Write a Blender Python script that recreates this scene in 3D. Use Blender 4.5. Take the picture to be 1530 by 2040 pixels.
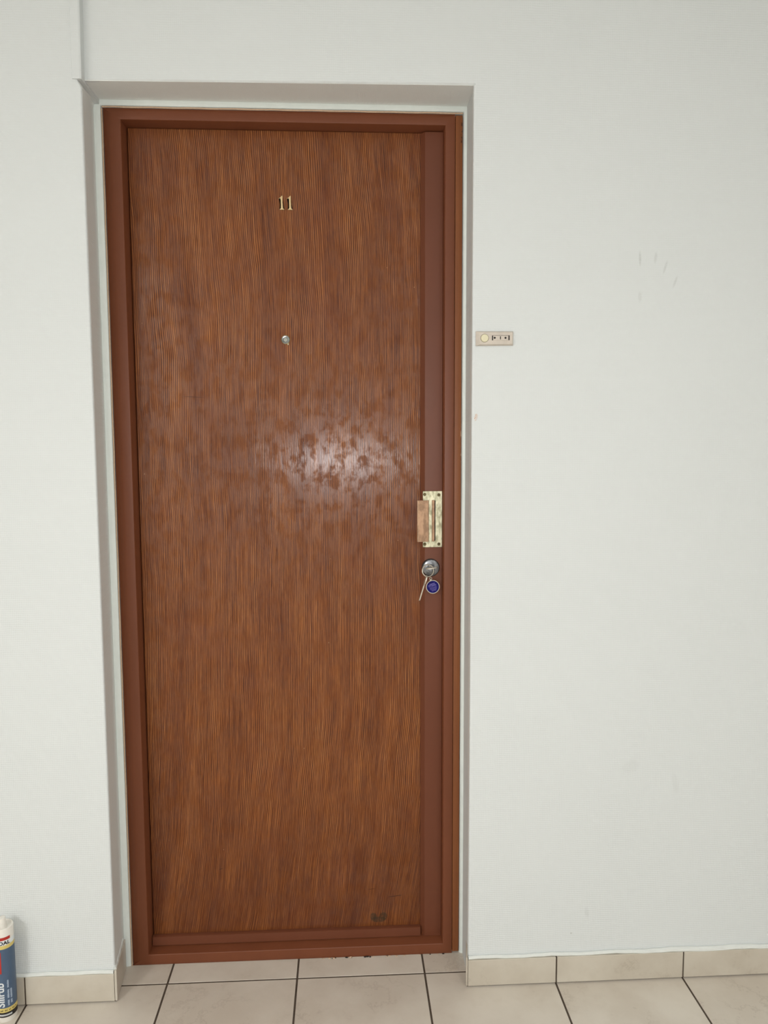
import bpy, bmesh, math, random
from mathutils import Vector, Matrix
for o in list(bpy.data.objects): bpy.data.objects.remove(o)
SC = bpy.context.scene
COL = SC.collection
PI = math.pi

# ------------------------------------------------------------ camera, world, lights, exposure
cam_d = bpy.data.cameras.new('camera'); cam = bpy.data.objects.new('camera', cam_d); COL.objects.link(cam)
cam_d.sensor_fit = 'VERTICAL'; cam_d.sensor_height = 36.0; cam_d.lens = 1500.27*36/2040; cam_d.clip_start = .01
CAM = Vector((.1335, -1.8021, 1.3817))
r_ = Vector((.99859676, -.05281066, -.00394402)); u_ = Vector((.00863517, .08889869, .99600324)); f_ = Vector((.05224897, .99463966, -.08922997))
M = Matrix((r_, u_, -f_)).transposed().to_4x4(); M.translation = CAM
cam.matrix_world = M
SC.camera = cam
w = bpy.data.worlds.new('world'); SC.world = w; w.use_nodes = True
w.node_tree.nodes['Background'].inputs[0].default_value = (.9, .95, 1, 1)
w.node_tree.nodes['Background'].inputs[1].default_value = .3
fl = bpy.data.lights.new('phone_flash', 'SPOT'); fl.energy = 38; fl.color = (1, .99, 1.0)
fl.shadow_soft_size = .006; fl.spot_size = math.radians(165); fl.spot_blend = .3
flo = bpy.data.objects.new('phone_flash', fl); COL.objects.link(flo)
flo.location = (.118, -1.80, 1.296); flo.rotation_euler = (math.radians(88), 0, 0)
LAMP = Vector((-2.1, -3.4, 2.46)); LAMP_E = 52.0; LAMP_E_FILL = 26.0; LAMP_FILL = Vector((1.5, -3.3, 2.46)); LAMP_R = .38
SC.view_settings.view_transform = 'Standard'; SC.view_settings.look = 'None'
SC.view_settings.exposure = 0; SC.view_settings.gamma = 1; SC.view_settings.use_curve_mapping = False

# ------------------------------------------------------------ helpers
def lin(c):
    return tuple((x/255/12.92 if x/255 <= .04045 else ((x/255+.055)/1.055)**2.4) for x in c) + (1,)
class NT:
    """small node-tree writer"""
    def __init__(s, name):
        s.m = bpy.data.materials.new(name); s.m.use_nodes = True; s.t = s.m.node_tree
        s.b = s.t.nodes['Principled BSDF']
    def n(s, kind, **kw):
        nd = s.t.nodes.new(kind)
        for k, v in kw.items(): setattr(nd, k, v)
        return nd
    def put(s, v, sock):
        if isinstance(v, (int, float)):
            try: sock.default_value = v
            except TypeError: sock.default_value = (v,)*len(sock.default_value)
        elif isinstance(v, tuple): sock.default_value = v
        else: s.t.links.new(v, sock)
    def m_(s, op, a, b=0.0, c=0.0, clamp=False):
        nd = s.n('ShaderNodeMath', operation=op, use_clamp=clamp)
        s.put(a, nd.inputs[0]); s.put(b, nd.inputs[1]); s.put(c, nd.inputs[2]); return nd.outputs[0]
    def pos(s):
        tc = s.n('ShaderNodeTexCoord'); sp = s.n('ShaderNodeSeparateXYZ'); s.t.links.new(tc.outputs['Object'], sp.inputs[0])
        s.tc = tc; return sp.outputs
    def vec(s, x, y, z=0.0):
        c = s.n('ShaderNodeCombineXYZ'); s.put(x, c.inputs[0]); s.put(y, c.inputs[1]); s.put(z, c.inputs[2]); return c.outputs[0]
    def noise(s, v, scale, detail=2.0, rough=.5):
        nd = s.n('ShaderNodeTexNoise'); s.t.links.new(v, nd.inputs['Vector'])
        nd.inputs['Scale'].default_value = scale; nd.inputs['Detail'].default_value = detail; nd.inputs['Roughness'].default_value = rough
        return nd.outputs[0]
    def ramp(s, v, a, b):     # smooth 0..1
        nd = s.n('ShaderNodeMapRange', interpolation_type='SMOOTHSTEP'); s.put(v, nd.inputs['Value'])
        nd.inputs['From Min'].default_value = a; nd.inputs['From Max'].default_value = b; return nd.outputs[0]
    def mix(s, f, a, b):
        nd = s.n('ShaderNodeMix', data_type='RGBA'); s.put(f, nd.inputs[0])
        s.put(a, nd.inputs[6]); s.put(b, nd.inputs[7]); return nd.outputs[2]
    def blob(s, P, cx, cz, rx, rz, ang=0.0, soft=.5):     # elliptical mark with a shape of its own
        dx = s.m_('SUBTRACT', P[0], cx); dz = s.m_('SUBTRACT', P[2], cz)
        ca, sa = math.cos(ang), math.sin(ang)
        a = s.m_('ADD', s.m_('MULTIPLY', dx, ca/rx), s.m_('MULTIPLY', dz, sa/rx))
        b = s.m_('ADD', s.m_('MULTIPLY', dx, -sa/rz), s.m_('MULTIPLY', dz, ca/rz))
        q = s.m_('ADD', s.m_('MULTIPLY', a, a), s.m_('MULTIPLY', b, b))
        return s.m_('SUBTRACT', 1.0, s.ramp(q, soft, 1.0))
    def set(s, color=None, rough=None, metal=None, spec=None, coat=None, coat_rough=None):
        for v, k in ((color, 'Base Color'), (rough, 'Roughness'), (metal, 'Metallic'), (spec, 'Specular IOR Level'), (coat, 'Coat Weight'), (coat_rough, 'Coat Roughness')):
            if v is not None: s.put(v, s.b.inputs[k])
    def bump(s, h, dist, strength=1.0):
        nd = s.n('ShaderNodeBump'); nd.inputs['Distance'].default_value = dist; nd.inputs['Strength'].default_value = strength
        s.put(h, nd.inputs['Height']); s.t.links.new(nd.outputs[0], s.b.inputs['Normal'])
def plain(name, rgb, rough=.5, metal=0.0, spec=.5, var=.06, nscale=60.0):
    t = NT(name); P = t.pos(); n = t.noise(t.tc.outputs['Object'], nscale, 3.0)
    c = lin(rgb); d = tuple(x*(1-var*2.5) for x in c[:3]) + (1,)
    t.set(t.mix(n, d, tuple(min(1, x*(1+var*1.5)) for x in c[:3]) + (1,)), t.m_('ADD', rough-.05, t.m_('MULTIPLY', n, .1)), metal, spec)
    return t.m

def obj(name, bm, mat, parent=None, smooth=False, label=None):
    bmesh.ops.recalc_face_normals(bm, faces=bm.faces[:])
    me = bpy.data.meshes.new(name); bm.to_mesh(me); bm.free()
    for mt in (mat if isinstance(mat, (list, tuple)) else [mat]): me.materials.append(mt)
    if smooth:
        for p in me.polygons: p.use_smooth = True
        me.set_sharp_from_angle(angle=math.radians(35))
    o = bpy.data.objects.new(name, me); COL.objects.link(o)
    if parent:
        o.parent = parent; o.matrix_parent_inverse = Matrix.Translation(-parent.location)
    if label: o['label'] = label
    return o
def tag(o, label, cat=None, kind=None, group=None):
    o['label'] = label
    if cat: o['category'] = cat
    if kind: o['kind'] = kind
    if group: o['group'] = group
    return o
def empty(name, loc):
    o = bpy.data.objects.new(name, None); COL.objects.link(o); o.location = loc; o.empty_display_size = .05; return o
def BM(): return bmesh.new()
def hull2(bm, A, B):      # bridge two matching loops of points into a closed solid
    a = [bm.verts.new(p) for p in A]; b = [bm.verts.new(p) for p in B]; n = len(a)
    bm.faces.new(a); bm.faces.new(list(reversed(b)))
    for i in range(n): bm.faces.new((a[i], b[i], b[(i+1) % n], a[(i+1) % n]))
def box(bm, x0, x1, y0, y1, z0, z1, bev=0.0, seg=2):
    vs = [bm.verts.new((x, y, z)) for x in (x0, x1) for y in (y0, y1) for z in (z0, z1)]
    fs = [(0,1,3,2), (4,6,7,5), (0,4,5,1), (2,3,7,6), (0,2,6,4), (1,5,7,3)]
    faces = [bm.faces.new([vs[i] for i in f]) for f in fs]
    if bev:
        es = list({e for f in faces for e in f.edges}); bmesh.ops.bevel(bm, geom=es, offset=bev, segments=seg, affect='EDGES', profile=.5)
def lathe(bm, prof, c, axis='z', n=40, a0=0.0, a1=2*PI):     # prof: (radius, height)
    full = abs(a1-a0-2*PI) < 1e-6; rings = []
    for r, h in prof:
        if r < 1e-6: ring = [bm.verts.new((0, 0, h))]
        else: ring = [bm.verts.new((r*math.cos(a0+(a1-a0)*i/n), r*math.sin(a0+(a1-a0)*i/n), h)) for i in range(n if full else n+1)]
        rings.append(ring)
    for A, B in zip(rings, rings[1:]):
        m = n
        for i in range(m):
            j = (i+1) % n if full else i+1
            if len(A) == 1 and len(B) == 1: continue
            if len(A) == 1: bm.faces.new((A[0], B[i], B[j]))
            elif len(B) == 1: bm.faces.new((A[i], A[j], B[0]))
            else: bm.faces.new((A[i], A[j], B[j], B[i]))
    new = [v for r in rings for v in r]
    if axis == 'y':      # height runs towards the viewer (-y)
        bmesh.ops.transform(bm, matrix=Matrix.Rotation(PI/2, 4, 'X'), verts=new)
    bmesh.ops.translate(bm, vec=c, verts=new)
def tube(bm, pts, r, n=8, closed=False):
    pts = [Vector(p) for p in pts]; rings = []; N = len(pts)
    for i, p in enumerate(pts):
        t = (pts[(i+1) % N]-pts[i-1]) if closed else (pts[min(i+1, N-1)]-pts[max(i-1, 0)])
        t.normalize(); a = t.orthogonal() if abs(t.y) > .9 else t.cross(Vector((0, 1, 0))); a.normalize(); b = t.cross(a)
        rr = r[i] if isinstance(r, (list, tuple)) else r
        rings.append([bm.verts.new(p+rr*(math.cos(2*PI*k/n)*a+math.sin(2*PI*k/n)*b)) for k in range(n)])
    for i in range(N if closed else N-1):
        A, B = rings[i], rings[(i+1) % N]
        for k in range(n): bm.faces.new((A[k], A[(k+1) % n], B[(k+1) % n], B[k]))
    if not closed: bm.faces.new(rings[0]); bm.faces.new(rings[-1])

# ------------------------------------------------------------ materials
def wall_mat(name, rgb, weave=1.0, marks=False):
    t = NT(name); P = t.pos(); ob = t.tc.outputs['Object']
    n1 = t.noise(ob, 260.0, 2.0); n2 = t.noise(ob, 4.0, 3.0); warp = t.noise(ob, 30.0, 1.0)
    h = t.m_('SINE', t.m_('ADD', t.m_('MULTIPLY', P[2], 2*PI/.0052), t.m_('MULTIPLY', warp, 6.0)))
    v = t.m_('SINE', t.m_('ADD', t.m_('MULTIPLY', P[0], 2*PI/.0043), t.m_('MULTIPLY', warp, 5.0)))
    v2 = t.m_('SINE', t.m_('MULTIPLY', P[1], 2*PI/.0043))
    hh = t.m_('ADD', h, t.m_('MULTIPLY', t.m_('ADD', v, v2), .65))
    hh = t.m_('ADD', t.m_('MULTIPLY', hh, t.m_('ADD', .15, n2)), t.m_('MULTIPLY', n1, 1.1))
    c = lin(rgb); big = t.noise(ob, 1.6, 3.0)
    col = t.mix(big, tuple(x*.965 for x in c[:3])+(1,), c)
    if marks:
        k = 0
        for (cx, cz, rx, rz, a, amt) in ((.840, 1.820, .004, .022, .05, .16), (.878, 1.822, .005, .018, -.1, .11), (.902, 1.800, .004, .02, -.3, .13),
                                         (.927, 1.766, .004, .02, -.35, .12), (.842, 1.730, .006, .016, 0, .09), (.966, .522, .012, .035, .2, .05),
                                         (.85, .57, .03, .02, .3, .05), (.745, .185, .008, .02, .1, .08), (1.27, .205, .003, .003, 0, .5), (.705, .13, .003, .003, 0, .3)):
            q = t.m_('MULTIPLY', t.blob(P, cx, cz, rx, rz, a, .0), t.m_('MULTIPLY', amt*2.1, n1))
            col = t.mix(q, col, lin((95, 95, 80)))
        st = t.m_('MULTIPLY', t.blob(P, .4494, 1.446, .005, .010, -.2, .3), t.ramp(t.noise(ob, 500.0, 2.0), .45, .6))
        col = t.mix(st, col, lin((196, 150, 110)))
    t.set(col, .62, 0.0, .3); t.bump(hh, .00011*weave, 1.0); return t.m
M_WALL = wall_mat('white_woven_wallpaper', (212, 216, 214), 1.45, True)
M_REV = wall_mat('painted_reveal_paper', (227, 230, 226), 1.6)  # same white paint as the wall, lightened to make up for shade
M_PLAST = plain('white_filler', (222, 228, 222), .5, nscale=40, var=.03)
M_CEIL = plain('ceiling_white', (236, 236, 234), .8, var=.01)
M_ROOM = plain('room_wall_white', (226, 227, 226), .8, var=.01)
M_TAN = plain('bare_wood_edge', (196, 168, 140), .6, nscale=150, var=.1)
M_CAULK = plain('white_caulk', (216, 219, 213), .5, nscale=90, var=.03)

def paint_mat(name, rgb, rough=.42):
    t = NT(name); P = t.pos(); ob = t.tc.outputs['Object']
    n = t.noise(t.vec(t.m_('MULTIPLY', P[0], 1.0), P[1], t.m_('MULTIPLY', P[2], .5)), 9.0, 4.0); f = t.noise(ob, 350.0, 2.0)
    c = lin(rgb)
    t.set(t.mix(n, tuple(x*.86 for x in c[:3])+(1,), tuple(x*1.1 for x in c[:3])+(1,)), t.m_('ADD', rough-.07, t.m_('MULTIPLY', n, .15)), 0.0, .3)
    t.bump(f, .00015, .6); return t.m
M_FRAME = paint_mat('brown_frame_paint', (112, 63, 39))
M_STRIP = paint_mat('brown_strip_paint', (105, 59, 38), .45)

def trim_wood():
    t = NT('orange_brown_trim_wood'); P = t.pos(); ob = t.tc.outputs['Object']
    n = t.noise(t.vec(t.m_('MULTIPLY', P[0], 60.0), P[1], P[2]), 4.0, 4.0)
    col = t.mix(n, lin((112, 62, 32)), lin((142, 86, 46)))
    chip = t.m_('MULTIPLY', t.blob(P, .4325, 1.385, .0012, .06, 0, .0), t.ramp(t.noise(ob, 140.0, 2.0), .48, .56))
    col = t.mix(chip, col, lin((225, 195, 165)))
    dk = t.m_('MULTIPLY', t.blob(P, .431, 2.14, .003, .05, 0, .3), t.ramp(t.noise(ob, 120.0, 2.0), .45, .6))
    t.set(t.mix(dk, col, lin((70, 35, 18))), .5, 0.0, .4); return t.m
M_TRIMW = trim_wood()

def oak():
    t = NT('stained_oak_veneer'); P = t.pos(); ob = t.tc.outputs['Object']; x, z = P[0], P[2]
    lo = t.m_('MAXIMUM', t.m_('SUBTRACT', .95, z), 0.0); hi = t.m_('MAXIMUM', t.m_('SUBTRACT', z, 1.45), 0.0)
    B = t.m_('ADD', t.m_('MULTIPLY', t.m_('MULTIPLY', lo, lo), .082), t.m_('MULTIPLY', t.m_('MULTIPLY', hi, hi), .045))
    wav = t.m_('MULTIPLY', t.m_('SUBTRACT', t.noise(t.vec(t.m_('MULTIPLY', x, 2.5), 0.0, t.m_('MULTIPLY', z, 1.5)), 1.6, 2.0), .5), .030)
    jit = t.m_('MULTIPLY', t.m_('SUBTRACT', t.noise(t.vec(t.m_('MULTIPLY', x, 3.0), 3.0, t.m_('MULTIPLY', z, 1.6)), 5.0, 2.0), .5), .004)
    g = t.m_('ADD', t.m_('ADD', x, B), t.m_('ADD', wav, jit))
    # growth rings: fine lines about 4 mm apart, waxing and waning across the sheet
    ringn = t.noise(t.vec(t.m_('MULTIPLY', g, 14.0), 1.0, t.m_('MULTIPLY', z, .6)), 1.0, 2.0)
    rings = t.m_('SINE', t.m_('ADD', t.m_('MULTIPLY', g, 2*PI/.0046), t.m_('MULTIPLY', ringn, 22.0)))
    rings = t.m_('POWER', t.m_('ADD', .5, t.m_('MULTIPLY', rings, .5)), .55)
    pores = t.noise(t.vec(t.m_('MULTIPLY', g, 430.0), 2.0, t.m_('MULTIPLY', z, 7.0)), 1.0, 3.0, .65)
    fine = t.noise(t.vec(t.m_('MULTIPLY', g, 900.0), 5.0, t.m_('MULTIPLY', z, 34.0)), 1.0, 2.0, .6)
    band = t.noise(t.vec(t.m_('MULTIPLY', g, 22.0), 7.0, t.m_('MULTIPLY', z, 1.3)), 1.0, 3.0, .55)
    amp = t.ramp(t.noise(t.vec(t.m_('MULTIPLY', g, 15.0), 9.0, t.m_('MULTIPLY', z, 2.6)), 1.0, 2.0), .32, .62)
    amp = t.m_('MULTIPLY', amp, t.ramp(z, .0, .55))
    v = t.m_('ADD', t.m_('MULTIPLY', t.m_('SUBTRACT', rings, .5), t.m_('MULTIPLY', t.m_('ADD', .3, amp), .46)),
             t.m_('ADD', t.m_('MULTIPLY', t.m_('SUBTRACT', pores, .5), 1.25), t.m_('MULTIPLY', t.m_('SUBTRACT', fine, .5), .55)))
    v = t.m_('ADD', t.m_('ADD', v, .5), t.m_('MULTIPLY', t.m_('SUBTRACT', band, .5), .38), 0.0, True)
    cr = t.n('ShaderNodeValToRGB'); t.put(v, cr.inputs[0]); e = cr.color_ramp.elements
    e[0].position = .08; e[0].color = lin((56, 24, 7)); e[1].position = .95; e[1].color = lin((160, 103, 54))
    for p_, c_ in ((.34, (86, 42, 15)), (.55, (112, 62, 25)), (.74, (134, 79, 37))):
        q = e.new(p_); q.color = lin(c_)
    col = cr.outputs[0]
    # long dark mineral streaks following the grain
    sn = t.noise(t.vec(t.m_('MULTIPLY', g, 62.0), 11.0, t.m_('MULTIPLY', z, 2.0)), 1.0, 2.0)
    streak = t.m_('MULTIPLY', t.ramp(sn, .66, .76), .5); col = t.mix(streak, col, lin((74, 32, 20)))
    # patchy darkening towards the foot of the sheet, finger-worn dark patches
    foot = t.m_('MULTIPLY', t.m_('SUBTRACT', 1.0, t.ramp(z, .05, .55)), t.ramp(t.noise(t.vec(t.m_('MULTIPLY', g, 2.6), 0.0, t.m_('MULTIPLY', z, 1.2)), 6.0, 3.0), .3, .7))
    col = t.mix(t.m_('MULTIPLY', foot, .42), col, lin((74, 36, 24)))
    sm = t.noise(ob, 7.0, 3.0); col = t.mix(t.m_('MULTIPLY', t.ramp(sm, .5, .8), .25), col, lin((100, 50, 32)))
    # glue marks, scratch and specks at the bottom right
    gn = t.ramp(t.noise(ob, 220.0, 3.0), .3, .55)
    for (cx, cz, rx, rz, a) in ((.2035, .083, .0100, .0120, 0), (.2310, .083, .0120, .0130, 0), (.2180, .074, .0220, .0090, 0)):
        col = t.mix(t.m_('MULTIPLY', t.blob(P, cx, cz, rx, rz, a, .55), t.m_('ADD', .35, t.m_('MULTIPLY', gn, .35))), col, lin((52, 40, 22)))
    for (cx, cz, rx, rz, a) in ((.2640, .1402, .0235, .0013, .10), (.2, .163, .012, .0007, .1), (-.25, 1.505, .030, .0007, -.03), (-.21, .235, .006, .001, .3)):
        col = t.mix(t.m_('MULTIPLY', t.blob(P, cx, cz, rx, rz, a, .4), .7), col, lin((38, 16, 9)))
    sp = t.n('ShaderNodeTexVoronoi'); t.t.links.new(ob, sp.inputs['Vector']); sp.inputs['Scale'].default_value = 26.0
    gate = t.ramp(t.noise(ob, 9.0, 2.0), .58, .62)
    spk = t.m_('MULTIPLY', t.m_('LESS_THAN', sp.outputs['Distance'], .034), gate); col = t.mix(t.m_('MULTIPLY', spk, .5), col, lin((190, 150, 110)))
    # varnish: rubbed patches shine less evenly round the middle of the leaf
    pn = t.noise(t.vec(t.m_('MULTIPLY', x, 1.5), 0.0, t.m_('MULTIPLY', z, 1.0)), 22.0, 4.0, .66)
    rub = t.ramp(pn, .42, .62)
    t.set(col, t.m_('ADD', .44, t.m_('MULTIPLY', rub, .10)), 0.0, .24)
    t.put(t.m_('MULTIPLY', t.m_('SUBTRACT', 1.0, t.m_('MULTIPLY', rub, .92)), .36), t.b.inputs['Coat Weight']); t.put(.19, t.b.inputs['Coat Roughness'])
    hgt = t.m_('ADD', t.m_('MULTIPLY', v, .7), t.m_('MULTIPLY', pores, .6)); t.bump(hgt, .0004, .8); cb = t.n('ShaderNodeBump'); cb.inputs['Distance'].default_value = .00012; t.put(hgt, cb.inputs['Height']); t.t.links.new(cb.outputs[0], t.b.inputs['Coat Normal'])
    return t.m
M_OAK = oak()

def tile_mat(name, rgb, dark):
    t = NT(name); oi = t.n('ShaderNodeObjectInfo'); P = t.pos()
    gm = t.n('ShaderNodeNewGeometry'); pv = gm.outputs['Position']
    ad = t.n('ShaderNodeVectorMath', operation='ADD'); t.t.links.new(pv, ad.inputs[0])
    t.t.links.new(t.vec(t.m_('MULTIPLY', oi.outputs['Random'], 17.0), 0.0, t.m_('MULTIPLY', oi.outputs['Random'], 9.0)), ad.inputs[1])
    a = t.noise(ad.outputs[0], 5.0, 5.0, .6); b = t.noise(ad.outputs[0], 22.0, 5.0, .65); c = t.noise(ad.outputs[0], 9.0, 6.0, .7)
    vein = t.m_('SUBTRACT', 1.0, t.ramp(t.m_('ABSOLUTE', t.m_('SUBTRACT', c, .5)), .0, .03))
    col = t.mix(t.ramp(a, .3, .7), lin(rgb), lin(dark)); col = t.mix(t.m_('MULTIPLY', t.ramp(b, .5, .75), .35), col, lin(dark))
    vg = t.m_('MULTIPLY', vein, t.ramp(a, .5, .65)); col = t.mix(t.m_('MULTIPLY', vg, .18), col, lin((120, 104, 88)))
    t.set(col, .33, 0.0, .45); return t.m
M_TILE = tile_mat('beige_marbled_tile', (208, 200, 186), (195, 185, 170))
M_SKIRT = tile_mat('beige_skirting_tile', (197, 190, 175), (183, 174, 158))
M_GROUT = plain('dark_grout', (78, 66, 54), .9, nscale=200, var=.15)
M_DARK = plain('dark_gap_and_shadow', (18, 12, 9), .8)

def brass_mat(name, a, b, rough, streaky=1.0):
    t = NT(name); P = t.pos(); ob = t.tc.outputs['Object']
    n = t.noise(t.vec(t.m_('MULTIPLY', P[0], 2.0), P[1], P[2]), 45.0, 4.0, .6); f = t.noise(t.vec(P[0], P[1], t.m_('MULTIPLY', P[2], .1)), 900.0, 2.0)
    t.set(t.mix(t.ramp(n, .35, .65), lin(a), lin(b)), t.m_('ADD', rough, t.m_('MULTIPLY', n, .16)), .8, .5); t.bump(f, .00005*streaky, 1.0); return t.m
M_BRASS = brass_mat('worn_pale_brass', (202, 198, 170), (148, 145, 118), .34)
M_COPPER = brass_mat('brushed_copper_brass', (172, 140, 112), (140, 113, 90), .45)
M_DIGIT = plain('satin_brass_numeral', (214, 188, 140), .45, .35, var=.06)
M_CHROME = brass_mat('scuffed_chrome', (150, 152, 154), (96, 98, 100), .22)
M_STEEL = plain('bright_nickel', (206, 200, 184), .34, .6)
M_SCREW = plain('dark_screw', (88, 78, 50), .4, .7, nscale=400, var=.2)
M_LENS = plain('peephole_glass', (178, 182, 172), .08, .3)
M_BELL = plain('yellowed_beige_plastic', (198, 188, 174), .38, nscale=50, var=.1)
M_BTN = plain('cream_button', (214, 207, 174), .35, nscale=200, var=.03)
M_BLUE = plain('deep_blue_enamel', (16, 10, 96), .5, spec=.15)
M_LAV = plain('pale_lavender_print', (150, 142, 214), .5, spec=.2)
M_WPL = plain('white_plastic', (228, 224, 214), .35, var=.02)
M_RED = plain('red_print', (176, 44, 32), .45)
M_YEL = plain('pale_yellow_print', (212, 192, 112), .45)
M_NAVY = plain('slate_blue_print', (72, 92, 116), .42, var=.05)
M_BLK = plain('black_print', (22, 17, 16), .4)
M_WPR = plain('white_print', (222, 226, 226), .45)
M_GPR = plain('grey_blue_print', (168, 182, 198), .5)
def emit(name, c, e):
    t = NT(name); t.set(c, .5); t.put(c, t.b.inputs['Emission Color']); t.put(e, t.b.inputs['Emission Strength']); return t.m
M_EMIT = emit('lit_lamp_diffuser', (1, .99, .985, 1), LAMP_E)
M_EMIT_FILL = emit('fill_lamp_diffuser', (1, .99, .985, 1), LAMP_E_FILL)

# ------------------------------------------------------------ floor: grout bed and single tiles
T = .333; YJ = .0494; G = .0025
RX0, RX1, RY0, CZ = -3.0, 2.6, -4.4, 2.52
bm = BM(); box(bm, RX0-.1, RX1+.1, RY0-.1, .30, -.10, -.0010)
floor = obj('floor', bm, M_GROUT); tag(floor, 'floor of beige marbled ceramic tiles with dark grout joints', None, 'structure')
tile_mesh = {}
def tile(x0, x1, y0, y1):
    wx, wy = round(x1-x0-2*G, 4), round(y1-y0-2*G, 4)
    if (wx, wy) not in tile_mesh:
        b = BM(); box(b, -wx/2, wx/2, -wy/2, wy/2, -.008, 0, .0005, 1); o = obj('tile', b, M_TILE, None); tile_mesh[(wx, wy)] = o.data
    else: o = bpy.data.objects.new('tile', tile_mesh[(wx, wy)]); COL.objects.link(o)
    o.location = ((x0+x1)/2, (y0+y1)/2, 0); o.parent = floor
for i in range(-9, 8):
    x0, x1 = max(i*T, RX0), min((i+1)*T, RX1)
    for j in range(0, 13):
        y1 = YJ-j*T; y0 = max(y1-T, RY0); tile(x0, x1, y0, y1)
    if -2 <= i <= 1: tile(x0, x1, YJ, YJ+.118)

# ------------------------------------------------------------ walls
XL, XR = -.4485, .4390        # wall corners at the opening
XLb, XRb = -.4625, .4575      # far edge of the slanting reveals
FL, FR, FT = -.4418, .4335, 2.1926
YF = .1225
def arc(cx, cy, r, a0, a1, n=5): return [(cx+r*math.cos(a0+(a1-a0)*i/n), cy+r*math.sin(a0+(a1-a0)*i/n)) for i in range(n+1)]
def prism_z(bm, prof, z0, z1, prof2=None): hull2(bm, [(x, y, z0) for x, y in prof], [(x, y, z1) for x, y in (prof2 or prof)])
bm = BM()
rc = .004
XS = -.4685; XQ = XR+rc+.0005
prism_z(bm, [(RX0, 0), (XS, 0), (XS, .28), (RX0, .28)], 0, CZ)
prism_z(bm, [(XQ, 0), (RX1, 0), (RX1, .28), (XQ, .28)], 0, CZ)
left = [(XS, .0)] + arc(XL-rc, rc, rc, -PI/2, 0) + [(XLb-.0025, YF), (XLb-.0025, .28), (XS, .28)]
prism_z(bm, left, 0, 2.184)
top_l = [(XS, .0)] + arc(XL-rc-.0085, rc, rc, -PI/2, 0) + left[7:]
prism_z(bm, left, 2.184, 2.2004, top_l)
right = [(XQ, .0)] + arc(XR+rc, rc, rc, 1.5*PI, PI) + [(XRb+.0030, YF), (XRb+.003, .28), (RX1, .28), (RX1, .29), (XQ, .29)]
right = [(XQ, .0)] + arc(XR+rc, rc, rc, 1.5*PI, PI) + [(XRb+.0030, YF), (XRb+.003, .28), (XRb+.02, .28), (XRb+.02, YF), (XQ, .010)]
prism_z(bm, right, 0, 2.2065)
wall = obj('wall_back', bm, M_WALL, None, True)
tag(wall, 'white wall covered in woven painted wallpaper around the brown door', None, 'structure')
# wall above the opening, set a little deeper at its left end
bm = BM()
ZS = 2.2072
def lint(y0): return [(y0, CZ), (y0, ZS+.003), (y0+.003, ZS), (YF, ZS+.004), (YF+.02, ZS+.03), (.28, ZS+.03), (.28, CZ)]
for xa, ya, xb, yb in ((-.449, .020, -.20, .013), (-.20, .013, .10, .006), (.10, .006, .4440, .0)):
    hull2(bm, [(xa, y, z) for y, z in lint(ya)], [(xb, y, z) for y, z in lint(yb)])
bmesh.ops.remove_doubles(bm, verts=bm.verts[:], dist=1e-5)
obj('wall_above_door', bm, M_WALL, wall, True)
# left wall above the notch, with the raised vertical edge batten
bm = BM()
up = [(XS, 0), (-.4680, 0), (-.4665, -.0035), (-.4505, -.0045), (-.4470, -.002), (-.4470, .28), (XS, .28)]
hull2(bm, [(x, y, 2.200) for x, y in up], [(x+(.0035 if x > -.46 else 0), y, CZ) for x, y in up])
obj('raised_edge', bm, M_WALL, wall, True)
# reveals (painted paper, rougher, colour lightened against the shade) as thin linings
bm = BM(); hull2(bm, [(XL, .006, 0), (XLb, YF+.004, 0), (XLb-.004, YF+.004, 0), (XL-.006, .006, 0)],
                     [(XL+.0002, .006, 2.184), (XLb+.0004, YF+.004, 2.190), (XLb-.004, YF+.004, 2.190), (XL-.006, .006, 2.184)])
hull2(bm, [(XL+.0002, .006, 2.184), (XLb+.0004, YF+.004, 2.190), (XLb-.004, YF+.004, 2.190), (XL-.006, .006, 2.184)],
                     [(XL-.0080, .006, 2.2003), (XLb+.0044, YF+.004, 2.209), (XLb-.004, YF+.004, 2.209), (XL-.012, .006, 2.2003)])
obj('left_reveal', bm, M_REV, wall)
bm = BM(); hull2(bm, [(XR-.0005, .005, 0), (XRb, YF+.004, 0), (XRb+.004, YF+.004, 0), (XR+.005, .005, 0)],
                     [(XR+.002, .005, 2.206), (XRb-.008, YF+.004, 2.212), (XRb+.001, YF+.004, 2.212), (XR+.006, .005, 2.206)])
obj('right_reveal', bm, M_REV, wall)
bm = BM()
hull2(bm, [(-.4625, .0215, ZS), (-.4625, YF+.004, ZS+.0035), (-.4625, YF+.004, ZS+.01), (-.4625, .0215, ZS+.01)],
          [(.4560, .003, ZS-.001), (.4560, YF+.004, ZS+.0035), (.4560, YF+.004, ZS+.01), (.4560, .003, ZS+.01)])
obj('soffit', bm, M_REV, wall)
# white filler margin around the frame
bm = BM(); random.seed(4)
def margin(bm, A, B, n, wob):      # strip between two poly-lines, uneven hand-filled front
    rows = []
    for i in range(n+1):
        t_ = i/n; a = Vector(A[0]).lerp(Vector(A[1]), t_); b = Vector(B[0]).lerp(Vector(B[1]), t_)
        j = (random.random()-.5)*wob; m = a.lerp(b, .5); m.y -= .0015
        rows.append([bm.verts.new(p) for p in (a+Vector((0, .004, 0)), a.lerp(b, .15)+Vector((0, j, 0)), m+Vector((0, j, 0)), b.lerp(a, .1)+Vector((0, -j, 0)), b+Vector((0, .004, 0)), b+Vector((0, .02, 0)), a+Vector((0, .02, 0)))])
    for r0, r1 in zip(rows, rows[1:]):
        for k in range(7): bm.faces.new((r0[k], r0[(k+1) % 7], r1[(k+1) % 7], r1[k]))
    bm.faces.new(rows[0]); bm.faces.new(rows[-1])
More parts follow.
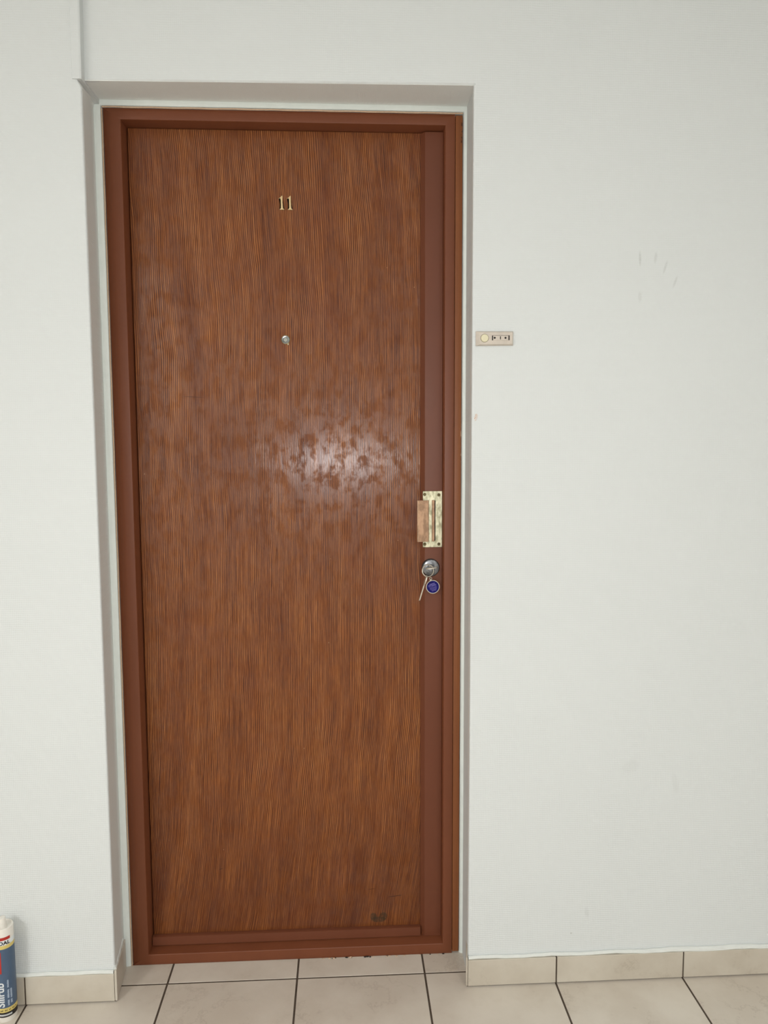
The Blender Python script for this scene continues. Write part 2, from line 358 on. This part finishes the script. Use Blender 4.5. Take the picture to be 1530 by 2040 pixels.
margin(bm, ((XLb-.002, YF, 0), (XLb-.002, YF, 2.198)), ((FL-.002, YF, 0), (FL-.002, YF, 2.198)), 60, .0012)
margin(bm, ((FR+.001, YF, 0), (FR+.001, YF, 2.20)), ((XRb+.002, YF, 0), (XRb-.006, YF, 2.20)), 60, .0012)
margin(bm, ((-.4620, YF+.0006, 2.214), (.4500, YF, 2.214)), ((-.4620, YF+.0006, 2.1965), (.4500, YF, 2.1965)), 40, .0012)
obj('filler_margin', bm, M_PLAST, wall, True, 'smooth white filler strip around the brown frame')
# thin tan edge line between filler and frame
bm = BM()
tube(bm, [(FL-.0006+.0005*math.sin(i*2.3), YF+.0010, i*2.19/40) for i in range(41)], .0017, 6)
tube(bm, [(FL+.875*i/30, YF-.0002, FT+.0015+.0005*math.sin(i*1.9)) for i in range(31)], .0020, 6)
obj('paint_edge', bm, M_TAN, wall, True, 'thin tan unpainted line around the frame')
# rest of the hallway shell (out of view, it returns the light)
def shell(name, x0, x1, y0, y1, z0, z1, m, label):
    b = BM(); box(b, x0, x1, y0, y1, z0, z1); tag(obj(name, b, m), label, None, 'structure')
shell('wall_left', RX0-.1, RX0, RY0-.1, .28, 0, CZ, M_ROOM, 'plain white hallway wall at the far left')
shell('wall_right', RX1, RX1+.1, RY0-.1, .28, 0, CZ, M_ROOM, 'plain white hallway wall at the far right')
shell('wall_front', RX0, RX1, RY0-.1, RY0, 0, CZ, M_ROOM, 'plain white hallway wall opposite the door')
shell('ceiling', RX0-.1, RX1+.1, RY0-.1, .28, CZ, CZ+.1, M_CEIL, 'plain white hallway ceiling')
# ceiling lamp on the left; the right one is an unseen fill light, added
for LP, me_, lab in ((LAMP, M_EMIT, 'round white ceiling lamp in the left half of the hallway'), (LAMP_FILL, M_EMIT_FILL, 'unseen round fill lamp added in the right half of the hallway')):
    lamp = empty('ceiling_or_fill_lamp', (LP.x, LP.y, CZ)); tag(lamp, lab, 'lamp')
    bm = BM(); lathe(bm, [(0, CZ), (LAMP_R+.02, CZ), (LAMP_R+.02, CZ-.03), (LAMP_R, CZ-.03), (LAMP_R, CZ-.01), (0, CZ-.01)], (LP.x, LP.y, 0), n=48); obj('lamp_base', bm, M_WPL, lamp, True)
    bm = BM(); lathe(bm, [(LAMP_R-.001, CZ-.012), (LAMP_R-.001, CZ-.03), (LAMP_R*.9, CZ-.05), (LAMP_R*.6, CZ-.065), (0, CZ-.072)], (LP.x, LP.y, 0), n=48); obj('diffuser', bm, me_, lamp, True)

# ------------------------------------------------------------ skirting
def skirt(parent, A, B, h, th, nrm, mat=M_SKIRT, g=.0018):      # one tile standing along A-B on the floor
    A = Vector((A[0], A[1], 0)); B = Vector((B[0], B[1], 0)); d = (B-A).normalized(); n = Vector((nrm[0], nrm[1], 0)).normalized()
    b = BM(); a = A+d*g; c = B-d*g; z0 = .0035
    base = [a, c, c+n*th, a+n*th]
    hull2(b, [p+Vector((0, 0, z0)) for p in base], [p+Vector((0, 0, h)) for p in base])
    bmesh.ops.bevel(b, geom=b.edges[:], offset=.0008, segments=1, affect='EDGES')
    return obj('skirting_tile', b, mat, parent)
for side in ('left', 'right'):
    e = empty('baseboard_'+side, ((-.9 if side == 'left' else 1.2), 0, 0))
    tag(e, 'beige tile baseboard along the wall %s of the door' % side, None, 'structure')
    bm = BM(); bg = BM()
    if side == 'left':
        xs = [RX0] + [-T*k for k in range(9, 1, -1)] + [XL+.0015]
        xs = [x for i, x in enumerate(xs) if i == 0 or x > RX0+.05]
        for a, b in zip(xs, xs[1:]): skirt(e, (a, -.0006), (b, -.0006), .0745, .0085, (0, -1))
        skirt(e, (XL+.0008, -.0088), (XLb+.0025, .112), .083, .0055, (1, .1), g=.0001)
        box(bg, RX0, XL, -.0055, 0, .0008, .0715); hull2(bg, [(XL, -.006, .001), (XLb, .118, .001), (XLb+.003, .118, .001), (XL+.004, -.006, .001)], [(XL, -.006, .07), (XLb, .118, .07), (XLb+.003, .118, .07), (XL+.004, -.006, .07)])
        tube(bm, [(RX0+.01+(XL-RX0-.012)*i/80, -.0035, .0775+.0009*math.sin(i*1.7)) for i in range(81)], .0050, 7)
        tube(bm, [(XL+.002+(XLb-XL)*i/12, -.004+.115*i/12, .085+.0022*math.sin(i*1.9)) for i in range(13)], .0035, 6)
    else:
        xs = [XR-.003] + [T*k for k in range(2, 8)] + [RX1]
        for a, b in zip(xs, xs[1:]): skirt(e, (a, -.0006), (b, -.0006), .0725, .0085, (0, -1))
        skirt(e, (XR-.0022, -.0084), (XRb-.0015, .112), .080, .0045, (-1, .15), g=.0001)
        box(bg, XR, RX1, -.0055, 0, .0008, .0695); hull2(bg, [(XR, -.006, .001), (XRb, .118, .001), (XRb-.002, .118, .001), (XR-.0035, -.006, .001)], [(XR, -.006, .07), (XRb, .118, .07), (XRb-.002, .118, .07), (XR-.0035, -.006, .07)])
        tube(bm, [(XR+(RX1-XR-.01)*i/90, -.0035, .0765+.0013*math.sin(i*.9)+.0006*math.sin(i*2.9)) for i in range(91)], [.0046+(.0022 if 16 < i < 36 else 0)*math.sin((i-16)*PI/20) for i in range(91)], 7)
    obj('joint_filler', bg, M_GROUT, e); obj('caulk_line', bm, M_CAULK, e, True, 'white painted caulk line on top of the tiles')

# ------------------------------------------------------------ the door
door = empty('door_1', (0, .15, 0)); tag(door, 'brown painted steel framed entrance door with oak veneer leaf and brass numerals', None, 'structure')
# frame: mitred members, inset from the outer outline
IL, IR_, IT, IB = FL+.0435, FR-.0437, FT-.0269, .0293
XO = .4148      # outer edge of the steel frame on the right, beyond it a wooden trim strip
def member(name, prof, P0, P1, I0, I1):
    # prof: (t, y), t 0 at the outer edge and 1 at the inner edge
    A = [(P0[0]+(I0[0]-P0[0])*t, y, P0[1]+(I0[1]-P0[1])*t) for t, y in prof]
    B = [(P1[0]+(I1[0]-P1[0])*t, y, P1[1]+(I1[1]-P1[1])*t) for t, y in prof]
    b = BM(); hull2(b, A, B); return obj(name, b, M_FRAME, door, True)
oTL, oTR, oBL, oBR = (FL, FT), (XO, FT), (FL, 0.0), (XO, 0.0)
iTL, iTR, iBL, iBR = (IL, IT), (IR_, IT), (IL, IB), (IR_, IB)
def prof(y_out, knee, ed):
    return [(0, .21), (0, y_out+.002), (.02, y_out)] + [(knee*(.15+.85*i/6), y_out+(YF-y_out)*math.sin(i/6*PI/2)) for i in range(1, 7)] + [(1-ed, YF), (1-ed*.4, YF+.0006), (1, YF+.002), (1, .21)]
member('frame_jamb', prof(YF+.0068, .52, .05), oBL, oTL, iBL, iTL)
member('frame_head', prof(YF+.002, .35, .07), oTL, oTR, iTL, iTR)
member('frame_jamb', prof(YF+.0004, .2, .09), oBR, oTR, iBR, iTR)
member('frame_sill', prof(YF+.001, .2, .07), oBL, oBR, iBL, iBR)
bm = BM(); box(bm, XO+.0008, FR-.0005, YF-.0005, .21, .006, FT-.003, .0012)
o = obj('trim_strip', bm, M_TRIMW, door, True, 'orange-brown wooden strip on the right edge of the frame')
# crumbs of old filler under the sill
bm = BM(); random.seed(8)
for i in range(26):
    x = random.uniform(.06, .41); s = random.uniform(.0008, .0022)
    bmesh.ops.create_icosphere(bm, subdivisions=1, radius=s, matrix=Matrix.Translation((x, YF-.001-random.random()*.002, s*.6)) @ Matrix.Scale(random.uniform(1, 2.8), 4, (1, 0, 0)))
o = obj('filler_crumbs', bm, [M_TAN, M_DARK], door); o['kind'] = 'stuff'
for p in o.data.polygons: p.material_index = 1 if (p.index//20) % 2 else 0
# leaf
YP = .170
bm = BM(); box(bm, IL+.003, .3600, YP, .208, .040, IT-.001, .0008, 1)
obj('oak_panel', bm, M_OAK, door, False, 'vertical grained oak veneer sheet')
bm = BM(); box(bm, IL-.001, IR_+.001, .1995, .2095, .0295, IT); obj('leaf_core', bm, M_DARK, door)
YS = .1555
bm = BM()     # lock side cover strip: bevelled left edge, flat face
p = [(.3325, YP+.0005), (.3330, YP-.003), (.3435, YS+.0003), (.3450, YS), (.3885, YS), (.3895, YS+.001), (.3895, .2), (.3325, .2)]
hull2(bm, [(x, y, .0305) for x, y in p], [(x, y, IT-.0035) for x, y in p]); obj('lock_strip', bm, M_STRIP, door, True, 'brown painted steel cover strip along the lock side')
bm = BM()     # weather bar at the foot
p = [(YP, .0555), (YS+.004, .0560), (YS+.001, .0548), (YS-.0005, .0325), (YS+.001, .0312), (.19, .0312), (.19, .0555)]
hull2(bm, [(IL+.003, y, z) for y, z in p], [(.3320, y, z) for y, z in p]); obj('foot_bar', bm, M_STRIP, door, True, 'brown painted bar along the foot of the door leaf')
# numerals
def digit(cx, cz):
    S = .00124/15.3
    out = [(650, 590), (656, 640), (660, 900), (668, 965), (684, 988), (712, 1004), (706, 1014), (566, 1014), (562, 1004), (590, 990), (602, 965), (603, 900), (600, 700), (590, 680), (545, 692), (534, 682), (548, 668), (585, 650), (622, 612), (640, 595)]
    A = [(cx+(u-630)*S, YP-.0040, cz-(v-800)*S) for u, v in out]
    B = [(x, YP-.0006, z) for x, y, z in A]
    b = BM(); hull2(b, A, B); bmesh.ops.triangulate(b, faces=[f for f in b.faces if len(f.verts) > 4]); return obj('numeral', b, M_DIGIT, door)
digit(-.0179, 1.9895); digit(.0029, 1.9895)
# peephole
PX, PZ = -.0137, 1.6503
bm = BM(); lathe(bm, [(.0112, -.0005), (.0112, .0012), (.0100, .0022), (.0092, .0016), (.0092, .0004), (.0092, -.0005)], (PX, YP, PZ), 'y', 40)
box(bm, PX+.0048, PX+.0082, YP-.0012, YP+.0004, PZ-.0140, PZ-.0085, .0006, 1)
pe = obj('peephole', bm, M_BRASS, door, True, 'small round brass rimmed peephole')
bm = BM(); lathe(bm, [(.0092, .0004), (.0090, .0010), (.0066, .0006), (.0060, .0)], (PX, YP, PZ), 'y', 40); obj('inner_ring', bm, M_CHROME, pe, True)
bm = BM(); lathe(bm, [(.0062, .0003), (.0058, .0016), (.0040, .0032), (.0018, .0034), (.0014, .0026), (0, .0024)], (PX+.0004, YP, PZ-.0002), 'y', 40); obj('lens', bm, M_LENS, pe, True)
# pull handle on the lock strip
H = empty('pull_handle', (.3635, YS, 1.186)); H.parent = door; H.matrix_parent_inverse = Matrix.Translation(-door.location)
H['label'] = 'brass pull plate with projecting copper coloured flange'
bm = BM(); box(bm, .3380, .3888, YS-.0022, YS-.0001, 1.1120, 1.2600, .0006, 1)
HP = obj('handle_plate', bm, M_BRASS, H)
bm = BM()
for sx, sz in ((.3432, 1.1206), (.3428, 1.2514), (.3803, 1.1203), (.3800, 1.2500)):
    b = BM(); lathe(b, [(.0041, 0), (.0041, .0004), (.0034, .0009), (0, .0007)], (sx, YS-.0022, sz), 'y', 20)
    box(b, sx-.0024, sx+.0024, YS-.0034, YS-.0029, sz-.0004, sz+.0004); obj('screw', b, M_SCREW, H, True)
bm.free()
# flange: L profile standing off the plate
bm = BM(); zf0, zf1 = 1.1280, 1.2365
p = [(.3222, .1445), (.3222, .1432), (.3228, .1427), (.3515, .1427), (.3528, .1440), (.3528, YS-.002), (.3505, YS-.002), (.3505, .1447), (.3240, .1447)]
hull2(bm, [(x, y, zf0) for x, y in p], [(x, y, zf1) for x, y in p]); obj('handle_flange', bm, M_COPPER, H, False, 'copper coloured projecting flange')
bm = BM(); box(bm, .3615, .3688, YS-.0062, YS-.002, zf0, zf1, .0008, 1); obj('handle_rib', bm, M_COPPER, H)
bm = BM(); box(bm, .3690, .3712, YS-.0024, YS-.0015, zf0+.001, zf1-.001); obj('rib_shadow', bm, M_DARK, H)  # dark strip laid on the plate as the rib's cast shadow
# lock cylinder
LX, LZ = .3588, 1.0579
bm = BM(); lathe(bm, [(.0222, 0), (.0222, .0025), (.0212, .0040), (.0205, .0040), (.0198, .0030), (.0185, .0034), (.0095, .0040), (.0095, .0110), (.0086, .0120), (0, .0120)], (LX, YS, LZ), 'y', 56)
LK = obj('lock_cylinder', bm, M_CHROME, door, True, 'round chrome lock rose')
bm = BM(); lathe(bm, [(.0238, 0), (.0238, .0012), (.0226, .0014), (.0226, 0)], (LX, YS, LZ), 'y', 56); obj('lock_ring', bm, M_DARK, LK, True)

# ------------------------------------------------------------ keys in the lock
KY = YS-.0125
keys = empty('key_bunch', (LX, KY, LZ)); tag(keys, 'bunch of keys with round blue tag hanging from the chrome lock', 'keys')
bm = BM()    # inserted key: flat bow turned edge on, blade inside the cylinder
A = []; 
for i in range(24):
    a = 2*PI*i/24; A.append((LX-.001+.0150*math.copysign(abs(math.cos(a))**.7, math.cos(a)), KY-.016+.0105*math.sin(a)))
hull2(bm, [(x, y, LZ+.0026+.10*(x-LX)) for x, y in A], [(x, y, LZ+.0048+.10*(x-LX)) for x, y in A])
box(bm, LX-.0042, LX+.0042, KY-.008, KY+.0005, LZ+.0024, LZ+.0046, .0004, 1)
obj('lock_key', bm, M_STEEL, keys, False, 'nickel key pushed into the lock')
RCX, RCY, RCZ, RR = .3482, KY-.019, 1.0550, .0150
bm = BM(); tube(bm, [(RCX+RR*math.cos(2*PI*i/48), RCY+.006*math.sin(2*PI*i/48+.6), RCZ+RR*math.sin(2*PI*i/48)) for i in range(48)], .0011, 8, True)
tube(bm, [(RCX+.0004+(RR-.0003)*math.cos(2*PI*i/48), RCY-.0015+.006*math.sin(2*PI*i/48+.6), RCZ+(RR-.0003)*math.sin(2*PI*i/48)) for i in range(48)], .0010, 8, True)
obj('split_ring', bm, M_STEEL, keys, True)
# hanging key seen edge on
K0 = Vector((.3452, RCY-.004, RCZ-.0125)); K1 = Vector((.3262, RCY+.004, .9755))
d = (K1-K0); L = d.length; d.normalize(); side = Vector((0, 1, 0)); side = (side-d*side.dot(d)).normalized(); nn = d.cross(side)
bm = BM()
outl = [(0, .004), (.003, .0085), (.012, .0110), (.020, .0095), (.025, .0045), (.028, .0036), (.034, .0036)]
top = outl + [(.034+.0033*k, .0036-(.0014 if k % 2 else 0)) for k in range(1, 8)] + [(L, .0012)]
pts = [(s, wd) for s, wd in top] + [(L, -.0012), (L-.003, -.0036), (.028, -.0036), (.025, -.0045), (.020, -.0095), (.012, -.0110), (.003, -.0085), (0, -.004)]
hull2(bm, [K0+d*s+side*wd+nn*.0014 for s, wd in pts], [K0+d*s+side*wd-nn*.0014 for s, wd in pts])
bmesh.ops.triangulate(bm, faces=[f for f in bm.faces if len(f.verts) > 4])
obj('hanging_key', bm, M_STEEL, keys, False, 'second key hanging edge on from the ring')
# blue tag
TX, TY, TZ, TR = .3626, RCY+.012, 1.0100, .0176
bm = BM(); lathe(bm, [(0, -.0012), (TR, -.0012), (TR+.0006, 0), (TR, .0012), (TR-.0013, .0012), (TR-.0016, .0006)], (TX, TY, TZ), 'y', 48)
box(bm, TX-.0085, TX-.0035, TY-.0008, TY+.0008, TZ+TR-.0035, TZ+TR+.0035, .0006, 1)
tube(bm, [(TX-.006+.0030*math.cos(2*PI*i/20), TY-.003, TZ+TR+.0048+.0034*math.sin(2*PI*i/20)) for i in range(20)], .0007, 6, True)
tg = obj('tag_rim', bm, M_STEEL, keys, True, 'bright metal rim of the key tag')
bm = BM(); lathe(bm, [(TR-.0012, .0004), (TR-.0014, .0008), (0, .0008)], (TX, TY, TZ), 'y', 48); disc = obj('tag_face', bm, M_BLUE, keys, True, 'deep blue printed face of the key tag')
bm = BM(); random.seed(3); ca, sa = math.cos(.26), math.sin(.26)
for k, (zz, hh, x0, x1) in enumerate(((.0085, .0011, -.0070, .0072), (.0058, .0012, -.0108, .0080), (.0030, .0012, -.0112, -.0045), (.0030, .0012, -.0030, .0098), (-.0005, .0006, -.0095, .0095), (-.0030, .0006, -.0090, .0100), (-.0055, .0006, -.0082, .0092), (-.0080, .0006, -.0062, .0078), (-.0104, .0006, -.0050, .0062))):
    x = x0
    while x < x1:
        wd = random.uniform(.0006, .0016); xe = min(x+wd, x1)
        q = [(x, zz-hh/2), (xe, zz-hh/2), (xe, zz+hh/2), (x, zz+hh/2)]
        q = [(TX+a*ca-b*sa, TZ+a*sa+b*ca) for a, b in q]
        hull2(bm, [(a, TY-.0010, b) for a, b in q], [(a, TY-.0007, b) for a, b in q]); x = xe+.00035
o = obj('tag_print', bm, M_LAV, disc)

# ------------------------------------------------------------ doorbell plate on the wall
BX0, BX1, BZ0, BZ1 = .4474, .5368, 1.6138, 1.6478
bell = empty('doorbell_plate', ((BX0+BX1)/2, 0, (BZ0+BZ1)/2)); tag(bell, 'yellowed beige doorbell plate with cream button on white wall', 'doorbell')
bm = BM()
o0 = [(BX0, BZ0), (BX1, BZ0+.0012), (BX1, BZ1), (BX0, BZ1)]; i0 = [(BX0+.0085, BZ0+.0028), (BX1-.0030, BZ0+.0038), (BX1-.0030, BZ1-.0028), (BX0+.0085, BZ1-.0028)]
hull2(bm, [(x, -.0004, z) for x, z in o0], [(x, -.0030, z) for x, z in o0]); hull2(bm, [(x, -.0030, z) for x, z in o0], [(x, -.0082, z) for x, z in i0])
bp_ = obj('faceplate', bm, M_BELL, bell)
BY = -.0082
bm = BM(); lathe(bm, [(.0098, -.001), (.0098, .0003), (.0092, .0004), (.0092, .0001)], (.4674, BY, 1.6312), 'y', 40); obj('button_surround', bm, M_SCREW, bell, True)
bm = BM(); lathe(bm, [(.0091, -.0005), (.0091, .0012), (.0083, .0020), (0, .0024)], (.4674, BY, 1.6312), 'y', 40); obj('bell_button', bm, M_BTN, bell, True, 'round cream push button')
bm = BM(); box(bm, .4882, .5235, BY-.0007, BY+.001, 1.6258, 1.6372, .0004, 1); sw = obj('name_insert', bm, M_BELL, bell)
bm = BM()
for x, z0, z1, hw in ((.4862, 1.6262, 1.6372, .0011), (.5051, 1.6284, 1.6352, .0010), (.5257, 1.6266, 1.6376, .0012)): box(bm, x-hw, x+hw, BY-.0010, BY+.0002, z0, z1)
for x in (.4914, .5171): lathe(bm, [(.0024, -.0002), (.0024, .0011), (0, .0011)], (x, BY, 1.6319), 'y', 20)
box(bm, .4882, .5245, BY-.0008, BY+.0002, 1.6372, 1.6376)
obj('slots', bm, M_DARK, bell)

# ------------------------------------------------------------ sealant cartridge on the floor by the left wall
CX, CY, CR, CH = -.6985, -.0375, .0240, .2340
cart = empty('sealant_cartridge', (CX, CY, 0)); tag(cart, 'white and slate blue sealant cartridge standing on the floor by the left wall', 'cartridge')
def lath(name, prof_, mat, parent, label=None, a0=0.0, a1=2*PI, n=64):
    b = BM(); lathe(b, prof_, (CX, CY, 0), 'z', n, a0, a1); return obj(name, b, mat, parent, True, label)
body = lath('tube_body', [(0, .004), (CR-.002, .004), (CR-.002, 0), (CR-.0004, 0), (CR, .001), (CR, CH-.003), (CR-.0006, CH-.0008), (CR-.0016, CH), (CR-.003, CH-.0008), (CR-.0042, CH-.004), (.0105, CH-.0065), (.0095, CH-.006), (.009, CH+.006), (.0082, CH+.0065), (.008, CH+.012), (.0072, CH+.018), (0, CH+.018)], M_WPL, cart, 'white plastic tube with screw neck')
E_ = .00012
def band(name, z0, z1, m, a0=0.0, a1=2*PI, k=1.0):
    return lath(name, [(CR, z0), (CR+E_*k, z0), (CR+E_*k, z1), (CR, z1)], m, body, None, a0, a1)
D = math.radians
band('label_print', .0360, .1850, M_NAVY); band('yellow_band', .1850, .1940, M_YEL); band('white_band', .1940, .2060, M_WPR)
band('red_band', .2068, .2142, M_RED, D(-160), D(-27)); band('gold_band', .0250, .0360, M_YEL); band('black_band', .0126, .0250, M_BLK)
band('red_block', .124, .178, M_RED, D(-150), D(-81), 2)
def wrap_text(txt, name, size, ang_end, z, vertical, m, bold=.0, stretch=1.0, parent=None):
    cu = bpy.data.curves.new(name, 'FONT'); cu.body = txt; cu.size = size; cu.offset = bold; cu.resolution_u = 3
    to = bpy.data.objects.new(name, cu); COL.objects.link(to); dg = bpy.context.evaluated_depsgraph_get()
    me = bpy.data.meshes.new_from_object(to.evaluated_get(dg)); bpy.data.objects.remove(to); bpy.data.curves.remove(cu)
    b = BM(); b.from_mesh(me); bpy.data.meshes.remove(me)
    n_ = 12; ax = Vector((0, 1, 0)) if vertical else Vector((1, 0, 0)); hi_ = size*(1.1 if vertical else 5)
    for k in range(-3, n_*(1 if vertical else 3)):
        bmesh.ops.bisect_plane(b, geom=b.verts[:]+b.edges[:]+b.faces[:], plane_co=ax*(hi_*k/(n_*(1 if vertical else 3))), plane_no=ax, dist=1e-7)
    xm = max(v.co.x for v in b.verts); R = CR+E_*4
    for v in b.verts:
        x, y = v.co.x*stretch, v.co.y
        if vertical: a = ang_end-y/CR; zz = z+x      # reading upwards, feet of the letters to the right
        else: a = ang_end-(xm*stretch-x)/CR; zz = z+y
        v.co = Vector((CX+R*math.cos(a), CY+R*math.sin(a), zz))
    return obj(name, b, m, parent or body)
wrap_text('SOUDAL', 'lettering', .0125, D(-29), .1958, False, M_BLK, .0004, 1.05)
wrap_text('Silirub', 'large_lettering', .0250, D(-74), .0385, True, M_WPR, .0005, 1.0)
bm = BM(); random.seed(12)
def dash(b, a, z0, z1, wa, ):       # small illegible print
    R = CR+E_*4; pts = [(a-wa/2, z0), (a+wa/2, z0), (a+wa/2, z1), (a-wa/2, z1)]
    hull2(b, [(CX+R*math.cos(t), CY+R*math.sin(t), z) for t, z in pts], [(CX+(R-E_*2)*math.cos(t), CY+(R-E_*2)*math.sin(t), z) for t, z in pts])
for a_, zs in ((D(-52), ((.041, .054), (.060, .080), (.087, .106))), (D(-36), ((.045, .054), (.058, .080)))):
    for z0, z1 in zs:
        z = z0
        while z < z1: dash(bm, a_+random.uniform(-.01, .01), z, z+.0018, D(10)*random.uniform(.7, 1)); z += .0024
obj('small_print', bm, M_GPR, body)
bm = BM()
a = D(-120)
while a < D(-5):
    if int(a*57.3) % 20 > 5: dash(bm, a, .0285, .0285+random.uniform(.002, .004), D(2.0))
    a += D(3.6)
obj('band_print', bm, M_BLK, body)
bm = BM(); a = D(-110)
while a < D(-36): dash(bm, a, .0165, .0205, D(2.8)); a += D(4)
obj('foot_print', bm, M_WPR, body)
